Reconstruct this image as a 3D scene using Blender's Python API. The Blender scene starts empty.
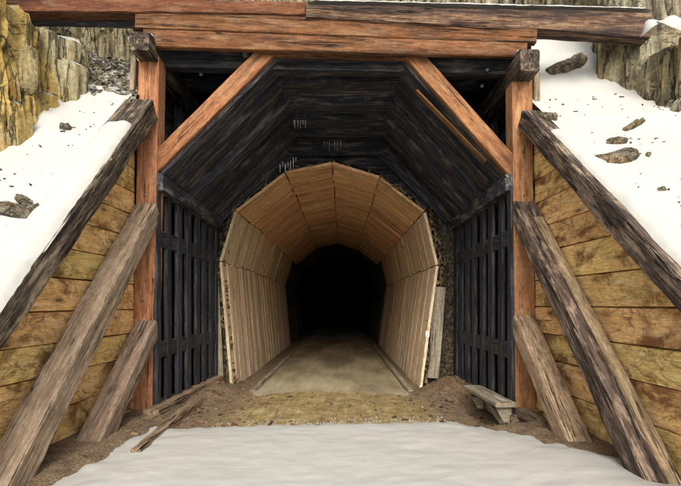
import bpy, math, random
from mathutils import Vector, noise, Matrix
R = random.Random(7)
SC = bpy.context.scene
COL = SC.collection
F, CX, HY, EYE = 490.0, 341.0, 305.0, 1.6      # photo: focal length, vanishing point, eye height

def P(px, py, Y):                               # point seen at a photo pixel, at distance Y
    return Vector(((px - CX) * Y / F, Y, EYE - (py - HY) * Y / F))
def nz(x, y, z): return noise.noise(Vector((x, y, z)))
def fbm(x, y, z, o=4):
    s, a, f = 0.0, 0.5, 1.0
    for _ in range(o):
        s += a * noise.noise(Vector((x * f, y * f, z * f))); a *= .5; f *= 2.03
    return s
def sst(a, b, x):
    t = min(1, max(0, (x - a) / (b - a))); return t * t * (3 - 2 * t)
def lerp(a, b, t): return a + (b - a) * t
def interp(pts, x):
    if x <= pts[0][0]: return pts[0][1]
    for (a, u), (b, v) in zip(pts, pts[1:]):
        if x <= b: return u + (v - u) * (x - a) / (b - a)
    return pts[-1][1]

# ------------------------------------------------------------------ materials
class N:
    def __init__(s, name):
        s.m = bpy.data.materials.new(name); s.m.use_nodes = True
        s.t = s.m.node_tree; s.t.nodes.clear()
        s.out = s.t.nodes.new('ShaderNodeOutputMaterial'); s.b = s.n('ShaderNodeBsdfPrincipled')
        s.t.links.new(s.b.outputs[0], s.out.inputs[0])
        s.set(s.b, 'Roughness', .85); s.set(s.b, 'Specular IOR Level', .25)
    def n(s, k, **kw):
        x = s.t.nodes.new(k)
        for a, v in kw.items(): setattr(x, a, v)
        return x
    def set(s, node, key, v):
        i = node.inputs[key]
        if hasattr(v, 'is_linked') or isinstance(v, bpy.types.NodeSocket): s.t.links.new(v, i)
        elif isinstance(v, (tuple, list)) and i.type == 'RGBA': i.default_value = (*v[:3], 1)
        else: i.default_value = v
    def attr(s, name): return s.n('ShaderNodeAttribute', attribute_name=name)
    def pos(s): return s.n('ShaderNodeNewGeometry').outputs['Position']
    def nrm(s): return s.n('ShaderNodeNewGeometry').outputs['Normal']
    def map(s, v, scale, loc=(0, 0, 0), rot=(0, 0, 0)):
        m = s.n('ShaderNodeMapping'); s.set(m, 'Vector', v); m.inputs['Scale'].default_value = scale
        m.inputs['Location'].default_value = loc; m.inputs['Rotation'].default_value = rot
        return m.outputs[0]
    def noise(s, v, scale=1., detail=4., rough=.55, dist=0.):
        x = s.n('ShaderNodeTexNoise'); s.set(x, 'Vector', v)
        for k, q in (('Scale', scale), ('Detail', detail), ('Roughness', rough), ('Distortion', dist)): s.set(x, k, q)
        return x.outputs[0]
    def voro(s, v, scale=1., feature='F1', rnd=1.):
        x = s.n('ShaderNodeTexVoronoi', feature=feature); s.set(x, 'Vector', v); s.set(x, 'Scale', scale); s.set(x, 'Randomness', rnd)
        return x.outputs[0], (x.outputs[1] if feature == 'F1' else None)
    def ramp(s, f, stops):
        r = s.n('ShaderNodeValToRGB'); e = r.color_ramp.elements
        while len(e) < len(stops): e.new(.5)
        for q, (p, c) in zip(e, stops):
            q.position = p; q.color = (*c, 1) if isinstance(c, (tuple, list)) else (c, c, c, 1)
        s.set(r, 0, f); return r.outputs[0]
    def mix(s, f, a, b, mode='MIX'):
        m = s.n('ShaderNodeMix', data_type='RGBA', blend_type=mode)
        s.set(m, 0, f); s.set(m, 6, a); s.set(m, 7, b); return m.outputs[2]
    def math(s, op, a, b=0., c=None):
        m = s.n('ShaderNodeMath', operation=op); s.set(m, 0, a); s.set(m, 1, b)
        if c is not None: s.set(m, 2, c)
        return m.outputs[0]
    def bump(s, h, strength=.5, dist=.02, prev=None):
        b = s.n('ShaderNodeBump'); s.set(b, 'Height', h); s.set(b, 'Strength', strength); s.set(b, 'Distance', dist)
        if prev is not None: s.set(b, 'Normal', prev)
        s.set(s.b, 'Normal', b.outputs[0]); return b.outputs[0]

def wood(name, c1, c2, c3, stain=(.03, .02, .015), stain_amt=.5, stain_pos=.6, crack=.5, tintv=.35, knots=.6,
         bump=.6, grain=1., bleach=None, bleach_amt=0., rough=.85, hue=.012, spec=.2, stain_scale=(.9, 3., 3.), stain_soft=.14,
         grit=.6, veins=0., soft=0.):
    k = N(name); g = k.attr('gc').outputs['Vector']; ti = k.attr('tint').outputs['Fac']
    nn = k.n('ShaderNodeTexNoise'); k.set(nn, 'Vector', k.map(g, (1.6, 5, 5))); k.set(nn, 'Scale', 1.); k.set(nn, 'Detail', 3.)
    wv = k.n('ShaderNodeVectorMath', operation='SCALE'); k.set(wv, 0, nn.outputs['Color']); wv.inputs['Scale'].default_value = .03
    ad = k.n('ShaderNodeVectorMath', operation='ADD'); k.set(ad, 0, g); k.set(ad, 1, wv.outputs[0]); gw = ad.outputs[0]
    kn, _ = k.voro(k.map(gw, (1.5, 5., 5.)), 1.)
    knot = k.ramp(kn, [(.0, 1.), (.08, .95), (.12, .35), (.26, 0.)])
    g1 = k.noise(k.map(gw, (1.7 * grain, 17 * grain, 17 * grain)), 1, 10, .74, .15)
    g2 = k.noise(k.map(gw, (7, 75, 75)), 1, 4, .7)
    g3 = k.noise(g, 16, 9, .78)
    col = k.ramp(g1, [(.34 - .14 * soft, c1), (.5, c2), (.64 + .14 * soft, c3)])
    col = k.mix(.85 - .35 * soft, col, k.ramp(g2, [(.32, .4), (.68, 1.5)]), 'MULTIPLY')
    if bleach:
        b = k.noise(k.map(gw, (2.2, 11, 11), (3, 1, 7)), 1, 9, .72)
        col = k.mix(k.math('MULTIPLY', k.ramp(b, [(.5, 0.), (.6, 1.)]), bleach_amt), col, bleach)
    sn = k.noise(k.map(gw, stain_scale, (11, 5, 2)), 1, 9, .68, .5)
    sm = k.math('MULTIPLY', k.ramp(sn, [(stain_pos - .03, 0.), (stain_pos + stain_soft, 1.)]), stain_amt)
    if veins:
        vn = k.noise(k.map(gw, (2.2, 4.2, 4.2), (1, 15, 2)), 1, 6, .6, 1.2)
        vm = k.ramp(k.math('ABSOLUTE', k.math('SUBTRACT', vn, .5)), [(.0, 1.), (.012, .7), (.035, 0.)])
        vk = k.ramp(k.noise(k.map(gw, (1.1, 2.2, 2.2), (7, 3, 9)), 1, 3), [(.46, 0.), (.56, 1.)])
        sm = k.math('MAXIMUM', sm, k.math('MULTIPLY', k.math('MULTIPLY', vm, vk), veins))
    col = k.mix(sm, col, stain)
    col = k.mix(k.math('MULTIPLY', knot, knots), col, tuple(x * .25 for x in c1))
    col = k.mix(grit, col, k.ramp(g3, [(.32, .5), (.5, 1.), (.7, 1.35)]), 'MULTIPLY')
    cn = k.noise(k.map(gw, (.35, 14, 14), (5, 9, 1)), 1, 5, .6)
    cl = k.ramp(k.math('ABSOLUTE', k.math('SUBTRACT', cn, .5)), [(.0, 1.), (.009, .9), (.02, 0.)])
    ck = k.ramp(k.noise(k.map(gw, (.55, 5, 5), (2, 4, 8)), 1, 3), [(crack - .02, 0.), (crack + .05, 1.)])
    cm = k.math('MULTIPLY', cl, ck)
    col = k.mix(k.math('MULTIPLY', cm, .92), col, tuple(x * .12 for x in c1))
    hs = k.n('ShaderNodeHueSaturation'); k.set(hs, 'Color', col)
    k.set(hs, 'Value', k.math('MULTIPLY_ADD', ti, 2 * tintv, 1 - tintv))
    k.set(hs, 'Hue', k.math('MULTIPLY_ADD', k.math('FRACT', k.math('MULTIPLY', ti, 7.31)), 2 * hue, .5 - hue))
    k.set(k.b, 'Base Color', hs.outputs[0]); k.set(k.b, 'Roughness', rough); k.set(k.b, 'Specular IOR Level', spec)
    h = k.math('ADD', k.math('MULTIPLY', g1, 1.), k.math('MULTIPLY', g2, .5))
    h = k.math('SUBTRACT', h, k.math('MULTIPLY', cm, 1.3))
    k.bump(h, bump, .02)
    return k.m

M = {}
M['orange'] = wood('reddish_timber', (.115, .046, .02), (.26, .118, .048), (.37, .185, .078), stain=(.045, .025, .016), stain_amt=.8, stain_pos=.56, tintv=.2, stain_scale=(.6, 6, 6), bleach=(.40, .26, .14), bleach_amt=.35, soft=.6, crack=.55, bump=.45)
M['post'] = wood('post_timber', (.18, .08, .034), (.38, .182, .078), (.50, .27, .12), stain=(.08, .035, .018), stain_amt=.85, stain_pos=.56, tintv=.2, stain_scale=(.6, 6, 6), bleach=(.50, .34, .18), bleach_amt=.35, soft=.6, crack=.55, bump=.45)
M['header'] = wood('header_timber', (.055, .022, .010), (.155, .065, .026), (.25, .115, .05), stain=(.028, .016, .012), stain_amt=.85, stain_pos=.54, tintv=.2, bleach=(.32, .22, .14), bleach_amt=.3, stain_scale=(.8, 9, 9), crack=.5, soft=.4)
M['grey'] = wood('weathered_timber', (.135, .095, .062), (.30, .22, .148), (.43, .325, .225), stain=(.09, .058, .045), stain_amt=.6, stain_pos=.56, bleach=(.54, .43, .31), bleach_amt=.4, bump=.7, stain_scale=(.6, 6, 6), crack=.5, tintv=.2, soft=.5)
M['purple'] = wood('splintered_timber', (.038, .026, .019), (.12, .088, .066), (.27, .20, .145), stain=(.026, .019, .017), stain_amt=.75, stain_pos=.49, bleach=(.50, .38, .26), bleach_amt=.75, bump=1., stain_scale=(.6, 8, 8), crack=.42, soft=.2)
M['log'] = wood('log_timber', (.045, .026, .017), (.13, .072, .043), (.25, .15, .085), stain=(.018, .015, .018), stain_amt=.9, stain_pos=.48, tintv=.2, bleach=(.34, .24, .15), bleach_amt=.5, bump=.9, stain_scale=(.5, 7, 7))
M['slat'] = wood('dark_slat', (.011, .0115, .015), (.023, .024, .032), (.045, .047, .06), stain=(.008, .008, .012), stain_amt=.6, stain_pos=.58, bleach=(.13, .12, .11), bleach_amt=.35, tintv=.35, knots=.2, rough=.6, hue=.02, spec=.35, crack=.45)
M['tan'] = wood('tan_timber', (.22, .15, .085), (.44, .325, .19), (.56, .43, .27), stain=(.11, .065, .045), stain_amt=.7, stain_pos=.56, bump=.8, crack=.44)
M['dark'] = wood('tarred_timber', (.014, .0145, .022), (.026, .027, .04), (.052, .054, .07), stain=(.009, .009, .015), stain_amt=.6, stain_pos=.56, bleach=(.22, .195, .165), bleach_amt=.65, tintv=.45, knots=.2, rough=.6, hue=.03, spec=.4, crack=.5, soft=.7, grain=.7)
M['pine'] = wood('pine_board', (.60, .355, .12), (.83, .54, .20), (.92, .66, .31), stain=(.17, .07, .024), stain_amt=.88, stain_pos=.525, tintv=.14, knots=.9, bump=.3, stain_scale=(1.7, 2.6, 2.6), stain_soft=.09, bleach=(.92, .70, .38), bleach_amt=.4, crack=.62, grit=.4, veins=.8, grain=.8, soft=.6)
M['lining'] = wood('lining_board', (.48, .37, .225), (.72, .575, .385), (.84, .70, .50), stain=(.48, .27, .13), stain_amt=.6, stain_pos=.54, tintv=.22, knots=.5, hue=.015, bump=.4, crack=.54, stain_scale=(.6, 5, 5), soft=.4)
M['lining_crown'] = wood('crown_board', (.54, .33, .17), (.84, .56, .31), (.92, .67, .40), stain=(.48, .20, .08), stain_amt=.7, stain_pos=.5, tintv=.2, knots=.5, hue=.02, bump=.4, crack=.54, stain_scale=(.8, 5, 5), soft=.4)
M['lining_dark_fade'] = wood('dark_fade_board', (.05, .042, .042), (.11, .09, .082), (.17, .14, .12), stain=(.035, .028, .026), tintv=.35, bump=.4, soft=.4)  # dark deep boards; tunnel's fade to black is partly put in this colour
M['pale'] = wood('pale_timber', (.20, .165, .115), (.34, .29, .205), (.44, .39, .29), stain=(.12, .095, .06), stain_amt=.5, stain_pos=.58, tintv=.2)

def snow_mat():
    k = N('snow'); p = k.pos()
    n1 = k.noise(p, .8, 5); n2 = k.noise(k.map(p, (5, 6.5, 5.)), 1, 8, .55); n3 = k.noise(p, 45, 5, .65)
    c = k.mix(n1, (.41, .405, .37), (.485, .475, .435))
    k.set(k.b, 'Base Color', c); k.set(k.b, 'Roughness', .75); k.set(k.b, 'Specular IOR Level', .2)
    h = k.math('ADD', k.math('MULTIPLY', n2, 1.), k.math('MULTIPLY', n3, .05)); k.bump(h, .25, .05)
    return k.m
def rock_mat(name, cols, snow=True, ochre=.6, scale=1., squash=.16):
    k = N(name); p = k.pos()
    q = k.map(p, (1, 1, squash))
    n1 = k.noise(k.map(p, (1, 1, .5)), 1.1 * scale, 7, .6, .4); n2 = k.noise(q, 6 * scale, 10, .74); n3 = k.noise(p, 22 * scale, 9, .75)
    n4 = k.noise(k.map(p, (1, 1, .45), (4, 7, 2)), 2.3 * scale, 7, .65)
    c = k.ramp(n2, [(.33, cols[0]), (.49, cols[1]), (.64, cols[2])])
    c = k.mix(k.math('MULTIPLY', k.ramp(n1, [(.46, 0.), (.58, 1.)]), ochre), c, cols[3])
    c = k.mix(k.math('MULTIPLY', k.ramp(n4, [(.58, 0.), (.68, 1.)]), ochre), c, tuple(x * y for x, y in zip(cols[3], (1.05, .75, .45))))
    c = k.mix(.8, c, k.ramp(n2, [(.34, .5), (.6, 1.25)]), 'MULTIPLY')
    c = k.mix(.85, c, k.ramp(n3, [(.34, .4), (.5, 1.), (.68, 1.45)]), 'MULTIPLY')
    cn = k.noise(k.map(p, (1, 1, squash * .8), (3, 3, 3)), 3.2 * scale, 5, .62)
    cl = k.ramp(k.math('ABSOLUTE', k.math('SUBTRACT', cn, .5)), [(.0, 1.), (.008, .8), (.022, 0.)])
    hn = k.noise(k.map(p, (.5, .5, 2.2), (1, 8, 3)), 1.8 * scale, 5, .6)
    hl = k.math('MULTIPLY', k.ramp(k.math('ABSOLUTE', k.math('SUBTRACT', hn, .5)), [(.0, 1.), (.006, .7), (.014, 0.)]), k.ramp(n4, [(.42, 1.), (.5, 0.)]))
    cr = k.math('MAXIMUM', cl, hl)
    c = k.mix(k.math('MULTIPLY', cr, .85), c, tuple(x * .22 for x in cols[0]))
    h = k.math('SUBTRACT', k.math('ADD', n2, k.math('MULTIPLY', n3, .6)), k.math('MULTIPLY', cr, .5))
    if snow:
        sep = k.n('ShaderNodeSeparateXYZ'); k.set(sep, 0, k.nrm())
        s = k.math('ADD', sep.outputs[2], k.math('MULTIPLY', k.math('SUBTRACT', k.noise(p, 7., 7, .65), .5), 1.3))
        c = k.mix(k.ramp(s, [(.64, 0.), (.70, 1.)]), c, (.50, .49, .44))
    k.set(k.b, 'Base Color', c); k.set(k.b, 'Roughness', .9); k.set(k.b, 'Specular IOR Level', .15)
    k.bump(h, .9, .06); return k.m
def dirt_mat():
    k = N('dirt'); p = k.pos()
    n1 = k.noise(p, 1.1, 5); n2 = k.noise(k.map(p, (16, 1.5, 5)), 1, 10, .8); n3 = k.noise(p, 45, 5, .7); n4 = k.noise(p, 5, 5, .6)
    n5 = k.noise(k.map(p, (2.2, 1.5, 2)), 1, 6, .6)
    tan = k.ramp(k.math('ADD', k.math('MULTIPLY', n2, .6), k.math('MULTIPLY', n5, .4)), [(.3, (.13, .085, .035)), (.5, (.38, .275, .115)), (.66, (.56, .45, .24))])
    sep = k.n('ShaderNodeSeparateXYZ'); k.set(sep, 0, p)
    ax = k.math('ABSOLUTE', k.math('ADD', sep.outputs[0], .15))
    side = k.ramp(k.math('ADD', k.math('MULTIPLY', ax, .4), k.math('MULTIPLY', k.math('SUBTRACT', n4, .5), .6)), [(.5, 0.), (.72, 1.)])
    rust = k.ramp(n3, [(.3, (.075, .052, .034)), (.5, (.235, .16, .095)), (.7, (.42, .32, .20))])
    c = k.mix(side, tan, rust)
    fr = k.ramp(k.math('ADD', n2, k.math('MULTIPLY', n3, .5)), [(.86, 0.), (.95, 1.)])
    c = k.mix(k.math('MULTIPLY', fr, .7), c, (.62, .58, .5))
    c = k.mix(.5, c, k.ramp(n3, [(.3, .55), (.7, 1.3)]), 'MULTIPLY')
    c = k.mix(.8, c, k.ramp(n4, [(.35, .55), (.5, 1.), (.66, 1.3)]), 'MULTIPLY')
    k.set(k.b, 'Base Color', c); k.set(k.b, 'Roughness', .95)
    k.bump(k.math('ADD', k.math('MULTIPLY', n3, .5), n2), .9, .035); return k.m
def road_mat():
    k = N('road_dirt'); p = k.pos()
    n1 = k.noise(k.map(p, (1.1, .35, 1)), 1, 4); n3 = k.noise(p, 40, 6, .7); n2 = k.noise(k.map(p, (6, .8, 1)), 1, 4)
    c = k.ramp(n1, [(.4, (.26, .21, .125)), (.52, (.40, .335, .21)), (.68, (.48, .41, .275))])
    c = k.mix(.5, c, k.ramp(n2, [(.3, .6), (.7, 1.2)]), 'MULTIPLY')
    c = k.mix(.6, c, k.ramp(n3, [(.3, .6), (.7, 1.3)]), 'MULTIPLY')
    k.set(k.b, 'Base Color', c); k.set(k.b, 'Roughness', .8); k.bump(n3, .6, .02); return k.m
def plain(name, c, rough=.6, **kw):
    k = N(name); n = k.noise(k.pos(), 25, 4)
    k.set(k.b, 'Base Color', k.mix(n, tuple(x * .75 for x in c), tuple(min(1, x * 1.2) for x in c))); k.set(k.b, 'Roughness', rough)
    for a, v in kw.items(): k.set(k.b, a, v)
    k.bump(n, .2, .01); return k.m
def tint_mat(name, stops):
    k = N(name); n = k.noise(k.pos(), 40, 4); t = k.attr('tint').outputs['Fac']
    c = k.mix(.8, k.ramp(t, stops), k.ramp(n, [(.3, .55), (.7, 1.3)]), 'MULTIPLY')
    k.set(k.b, 'Base Color', c); k.bump(n, .6, .02); return k.m
M['snow'] = snow_mat()
M['rock'] = rock_mat('cliff_rock', [(.11, .10, .07), (.32, .28, .165), (.47, .41, .25), (.52, .35, .095)], ochre=.85)
M['rock_brown'] = rock_mat('brown_rock', [(.07, .062, .044), (.22, .195, .13), (.34, .305, .205), (.32, .245, .12)], ochre=.5)
M['rock_back'] = rock_mat('grey_rock', [(.10, .09, .065), (.27, .245, .165), (.42, .38, .26), (.42, .33, .16)], ochre=.4, scale=1.3)
M['scree'] = rock_mat('scree_rock', [(.10, .09, .07), (.22, .195, .14), (.34, .31, .225), (.36, .28, .14)], ochre=.3, scale=2., squash=1.)
M['slab'] = rock_mat('slab_rock', [(.08, .07, .055), (.20, .175, .125), (.30, .265, .19), (.33, .24, .12)], snow=False, scale=2., squash=1.)
M['rubble'] = rock_mat('rubble_rock', [(.035, .03, .022), (.12, .10, .07), (.21, .18, .125), (.20, .15, .08)], snow=False, scale=2.5, squash=1.)
M['bore'] = rock_mat('unlit_black', [(.012, .012, .012), (.02, .02, .02), (.03, .03, .028), (.03, .025, .02)], snow=False)  # near-black: the lack of light in the bore is put into the colour
M['dirt'] = dirt_mat(); M['road'] = road_mat()
M['bolt'] = plain('dull_steel', (.24, .24, .25), .45, Metallic=.6)
M['tag'] = plain('white_card', (.75, .74, .70), .6)
M['ice'] = plain('ice', (.80, .84, .88), .15, **{'Transmission Weight': .25, 'IOR': 1.31})
M['chips'] = tint_mat('wood_chips', [(0., (.04, .028, .02)), (.45, (.13, .07, .038)), (.75, (.28, .18, .09)), (1., (.10, .09, .075))])
M['packing_wood'] = tint_mat('packing_wood', [(0., (.06, .04, .025)), (.4, (.17, .115, .055)), (.75, (.30, .215, .11)), (1., (.13, .11, .09))])

# ------------------------------------------------------------------ mesh building
class MB:
    def __init__(s): s.v = []; s.f = []; s.g = []; s.t = []; s.flat = []
    def add(s, verts, faces, gc, tint, flat=None):
        o = len(s.v); s.v += verts; s.g += gc; s.t += [tint] * len(verts) if not isinstance(tint, list) else tint
        s.f += [[i + o for i in q] for q in faces]; s.flat += flat if flat else [False] * len(faces)
    def timber(s, p0, p1, w, h, up=(0, 0, 1), rough=.006, chip=.012, bev=.012, seg=.07, tint=None, w1=None, h1=None, bow=.0, ridge=0.):
        p0 = Vector(p0); p1 = Vector(p1); ax = p1 - p0; L = ax.length; ax.normalize()
        up = Vector(up); sd = ax.cross(up).normalized(); up = sd.cross(ax).normalized()
        n = max(2, int(L / seg)); w1 = w1 or w; h1 = h1 or h
        off = Vector((R.uniform(-40, 40), R.uniform(-40, 40), R.uniform(-40, 40)))
        tint = R.random() if tint is None else tint
        V = []; G = []; Fc = []; fl = []
        for i in range(n + 1):
            t = i / n; l = t * L; a = lerp(w, w1, t) / 2; b = lerp(h, h1, t) / 2
            e = min(bev, a * .5, b * .5)
            sec = []
            for (sx, sy, ux, uy) in ((1, -1, 0, 1), (1, 1, -1, 0), (-1, 1, 0, -1), (-1, -1, 1, 0)):
                cx, cy = sx * a, sy * b; ln = 2 * (b if uy else a)
                sec.append((cx - sx * e * .35, cy - sy * e * .35, 1))
                for r in (e / ln, .34, .66, 1 - e / ln):
                    sec.append((cx + ux * ln * r, cy + uy * ln * r, 0))
            bx = bow * nz(l * .35 + off.x, off.y, 3.1) ; by = bow * nz(l * .35 + off.x, off.y, 9.7)
            for (x, y, c) in sec:
                r = math.hypot(x, y) or 1
                d = rough * fbm(l * 1.3 + off.x, x * 5 + off.y, y * 5 + off.z, 3) * 2
                if ridge: d += ridge * fbm(l * .7 + off.y, x * 26 + off.z, y * 26 + off.x, 3) * 2
                if c: d -= chip * max(0, nz(l * 3.1 + off.z, x * 9 + off.x, y * 9) + .1) * 2
                px, py = x + x / r * d, y + y / r * d
                V.append(p0 + ax * l + sd * (px + bx) + up * (py + by)); G.append(Vector((l, x, y)) + off)
        m = 20
        for i in range(n):
            for j in range(m):
                Fc.append([i * m + j, i * m + (j + 1) % m, (i + 1) * m + (j + 1) % m, (i + 1) * m + j]); fl.append(False)
        for i, rev in ((0, True), (n, False)):      # end caps with own verts
            o = len(V); ring = [V[i * m + j].copy() for j in range(m)]
            V += ring; G += [G[i * m + j].copy() for j in range(m)]
            q = list(range(o, o + m)); Fc.append(q[::-1] if rev else q); fl.append(True)
        s.add(V, Fc, G, tint, fl)
    def box(s, c, size, rot=None, tint=None, jit=.0):
        c = Vector(c); tint = R.random() if tint is None else tint
        V = []
        for z in (-.5, .5):
            for (x, y) in ((-.5, -.5), (.5, -.5), (.5, .5), (-.5, .5)):
                q = Vector((x * size[0], y * size[1], z * size[2])) + Vector([R.uniform(-jit, jit) for _ in range(3)])
                V.append(c + (rot @ q if rot else q))
        Fc = [[3, 2, 1, 0], [4, 5, 6, 7], [0, 1, 5, 4], [1, 2, 6, 5], [2, 3, 7, 6], [3, 0, 4, 7]]
        off = Vector((R.uniform(-40, 40),) * 3)
        s.add(V, Fc, [v + off for v in V], tint, [True] * 6)
    def grid(s, fn, us, vs, gcf=None, tint=0., flip=False, keep=None):
        nu, nv = len(us), len(vs); V = [Vector(fn(u, v)) for v in vs for u in us]
        Fc = []
        for j in range(nv - 1):
            for i in range(nu - 1):
                q = [j * nu + i, j * nu + i + 1, (j + 1) * nu + i + 1, (j + 1) * nu + i]
                if keep and not keep([V[k] for k in q]): continue
                Fc.append(q[::-1] if flip else q)
        s.add(V, Fc, [gcf(v) if gcf else v for v in V], tint)
    def lathe(s, c, axis, prof, n=14, tint=.5):
        c = Vector(c); axis = Vector(axis).normalized(); a = axis.orthogonal().normalized(); b = axis.cross(a)
        V = []; Fc = []
        for (d, r) in prof:
            for k in range(n):
                th = 2 * math.pi * k / n; V.append(c + axis * d + (a * math.cos(th) + b * math.sin(th)) * r)
        for i in range(len(prof) - 1):
            for k in range(n): Fc.append([i * n + k, i * n + (k + 1) % n, (i + 1) * n + (k + 1) % n, (i + 1) * n + k])
        Fc.append(list(range(n))[::-1]); Fc.append([(len(prof) - 1) * n + k for k in range(n)])
        s.add(V, Fc, [v.copy() for v in V], tint)
    def build(s, name, mat, parent=None, origin=None, **props):
        used = set(i for f in s.f for i in f)
        if len(used) < len(s.v):
            rm = {}; v2 = []; g2 = []; t2 = []
            for i in range(len(s.v)):
                if i in used: rm[i] = len(v2); v2.append(s.v[i]); g2.append(s.g[i]); t2.append(s.t[i])
            s.v, s.g, s.t = v2, g2, t2; s.f = [[rm[i] for i in f] for f in s.f]
        if origin is None:
            n = len(s.v); xs = [v.x for v in s.v]; ys = [v.y for v in s.v]; zs = [v.z for v in s.v]
            origin = Vector(((min(xs) + max(xs)) / 2, (min(ys) + max(ys)) / 2, min(zs)))
        origin = Vector(origin)
        me = bpy.data.meshes.new(name); me.from_pydata([v - origin for v in s.v], [], s.f); 
        a = me.attributes.new('gc', 'FLOAT_VECTOR', 'POINT'); a.data.foreach_set('vector', [c for g in s.g for c in g])
        a = me.attributes.new('tint', 'FLOAT', 'POINT'); a.data.foreach_set('value', s.t)
        me.polygons.foreach_set('use_smooth', [not q for q in s.flat])
        me.materials.append(M[mat]); me.update()
        me.set_sharp_from_angle(angle=math.radians(26))
        o = bpy.data.objects.new(name, me); COL.objects.link(o)
        w = origin
        if parent:
            o.parent = parent; w = origin - Vector(parent['_w'])
        o.location = w; o['_w'] = list(origin)
        for k, v in props.items(): o[k] = v
        return o

def thing(name, loc, label, category, group=None):
    o = bpy.data.objects.new(name, None); o.empty_display_size = .2; COL.objects.link(o); o.location = loc; o['_w'] = list(loc)
    o['label'] = label; o['category'] = category; o['kind'] = 'thing'
    if group: o['group'] = group
    return o
def T(name, mat, parent, *a, **kw):
    props = {k: kw.pop(k) for k in ('label', 'category', 'group', 'kind') if k in kw}
    if 'label' in props: props['kind'] = 'thing'
    b = MB(); b.timber(*a, **kw); return b.build(name, mat, parent, **props)
def frange(a, b, st):
    n = max(1, int(round((b - a) / st))); return [a + (b - a) * i / n for i in range(n + 1)]

# ------------------------------------------------------------------ terrain functions
def ground_z(x, y):
    z = interp([(6.3, 0.), (8., -.06), (10.4, -.2), (70, -.2)], y)
    if 2.0 < y < 11.5 and abs(x) < 4.5:
        z += .03 * fbm(x * 2, y * 2, 1.) + .012 * fbm(x * 9, y * 9, 4., 2)
        side = x + .12
        z += .10 * sst(1.9, 2.6, abs(side)) * sst(3.5, 5.5, y) * (1 if x < 0 else sst(6.9, 6.2, y))
        if x > 0: z -= .20 * sst(1.85, 2.2, x) * sst(6.4, 7.0, y) * sst(9.2, 8.4, y)
        z += .34 * math.exp(-((x - 2.12) / .42) ** 2 - ((y - 9.6) / .75) ** 2)
        z += .22 * math.exp(-((x + 2.3) / .35) ** 2 - ((y - 9.4) / 1.0) ** 2)
    return z
def snow_d(x, y):
    xl = interp([(2, -3.1), (4.2, -2.55), (4.9, -2.42), (6.2, -2.40), (6.5, -2.3)], y)
    xr = interp([(2, 3.1), (4.2, 3.1), (4.75, 2.9), (5.2, 2.4), (5.8, 2.2), (6.3, 1.85), (6.8, 1.55)], y)
    yf = interp([(-2.4, 6.2), (-1.9, 6.35), (-1.2, 6.5), (0, 6.62), (1.2, 6.72), (1.7, 6.85), (2.4, 5.9)], x)
    d = min(x - xl, xr - x, yf - y)
    return d + .12 * fbm(x * 3, y * 2, 7.) + .16 * fbm(x * 9, y * 3.5, 2., 3)
def snow_z(x, y):
    d = snow_d(x, y)
    h = .06 * (1 - math.exp(-d / .22)) if d > 0 else d * .5
    w = sst(0, .6, d)
    return ground_z(x, y) * (1 - .6 * w) + h + w * (.02 * fbm(x * 1.3, y * 1.6, 3.) + .012 * fbm(x * 4, y * 6, 8., 3) + .05 * sst(1.2, 2.6, abs(x)))
ZT, YT, SL = 4.52, 6.95, .955                    # top of the sloping wing walls
WL = lambda y: -3.03 - .045 * (7.1 - y)          # plank plane of the two wing walls
WR = lambda y: 2.84 + .045 * (7.1 - y)
def cope_z(y, s): return 4.52 - 1.01 * (YT - y) if s < 0 else 4.36 - .835 * (YT - y)
def hill_z(x, y):
    dx = (WL(y) - x) if x < 0 else (x - WR(y)); dx = max(0, dx)
    z = cope_z(y, x)
    if x < 0: z = min(z, 5.15 + .45 * (y - 7.6))
    else: z = min(z + max(0, y - 7.2) * .3, 6.2 + .5 * (y - 8.5))
    z = max(z, -.02) + (.30 if x < 0 else .13) * dx * sst(.8, 3.5, y) + .14 * fbm(x * .9, y * .9, 5.) * sst(0.0, .6, dx) + (.09 * fbm(x * 2.4, y * 2.4, 5.) + .05 * fbm(x * 8, y * 8, 2., 4) * sst(-.1, .25, nz(x * .9, y * .9, 6.))) * sst(0, .3, dx)
    return z + .02 * (1 - sst(0, .3, dx)) - .01

# ground sheet
xs = [-80, -40, -20, -10, -6, -4.6] + frange(-4.2, 4.2, .07) + [4.6, 6, 10, 20, 40, 80]
ys = [-80, -40, -20, -8, -2, 1] + frange(2, 11.5, .08) + [12.5, 15, 20, 30, 45, 66]
b = MB(); b.grid(lambda u, v: (u, v, ground_z(u, v)), xs, ys); b.build('ground', 'dirt', origin=(0, 0, 0), kind='structure')
b = MB(); b.grid(lambda u, v: (u, v, snow_z(u, v)), frange(-3.4, 3.4, .045), frange(2.0, 7.1, .045),
                 keep=lambda q: max(snow_d(p.x, p.y) for p in q) > -.12)
xs2 = [-60, -30, -12, -6, -3.4] + frange(-3.2, 3.2, .4) + [3.4, 6, 12, 30, 60]
b.grid(lambda u, v: (u, v, .06 + .05 * sst(1.2, 2.6, abs(u)) * (v > 1)), xs2, [-60, -30, -12, -6, -3, 0, 1, 2.02])
b.build('snow_ground', 'snow', origin=(0, 0, 0), kind='structure')
b = MB(); b.grid(lambda u, v: (u, v, max(ground_z(u, v), -.2 + .02 * nz(u, v, 1)) + .008 - .06 * sst(10.3, 9.4, v + .9 * fbm(u * 2.2, v * .8, 6.) + .35 * abs(u + .2))), frange(-1.75, 1.34, .12), frange(9.3, 31, .2) + [40, 60])
b.build('road', 'road', origin=(0, 9, -.2), kind='structure')

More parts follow.
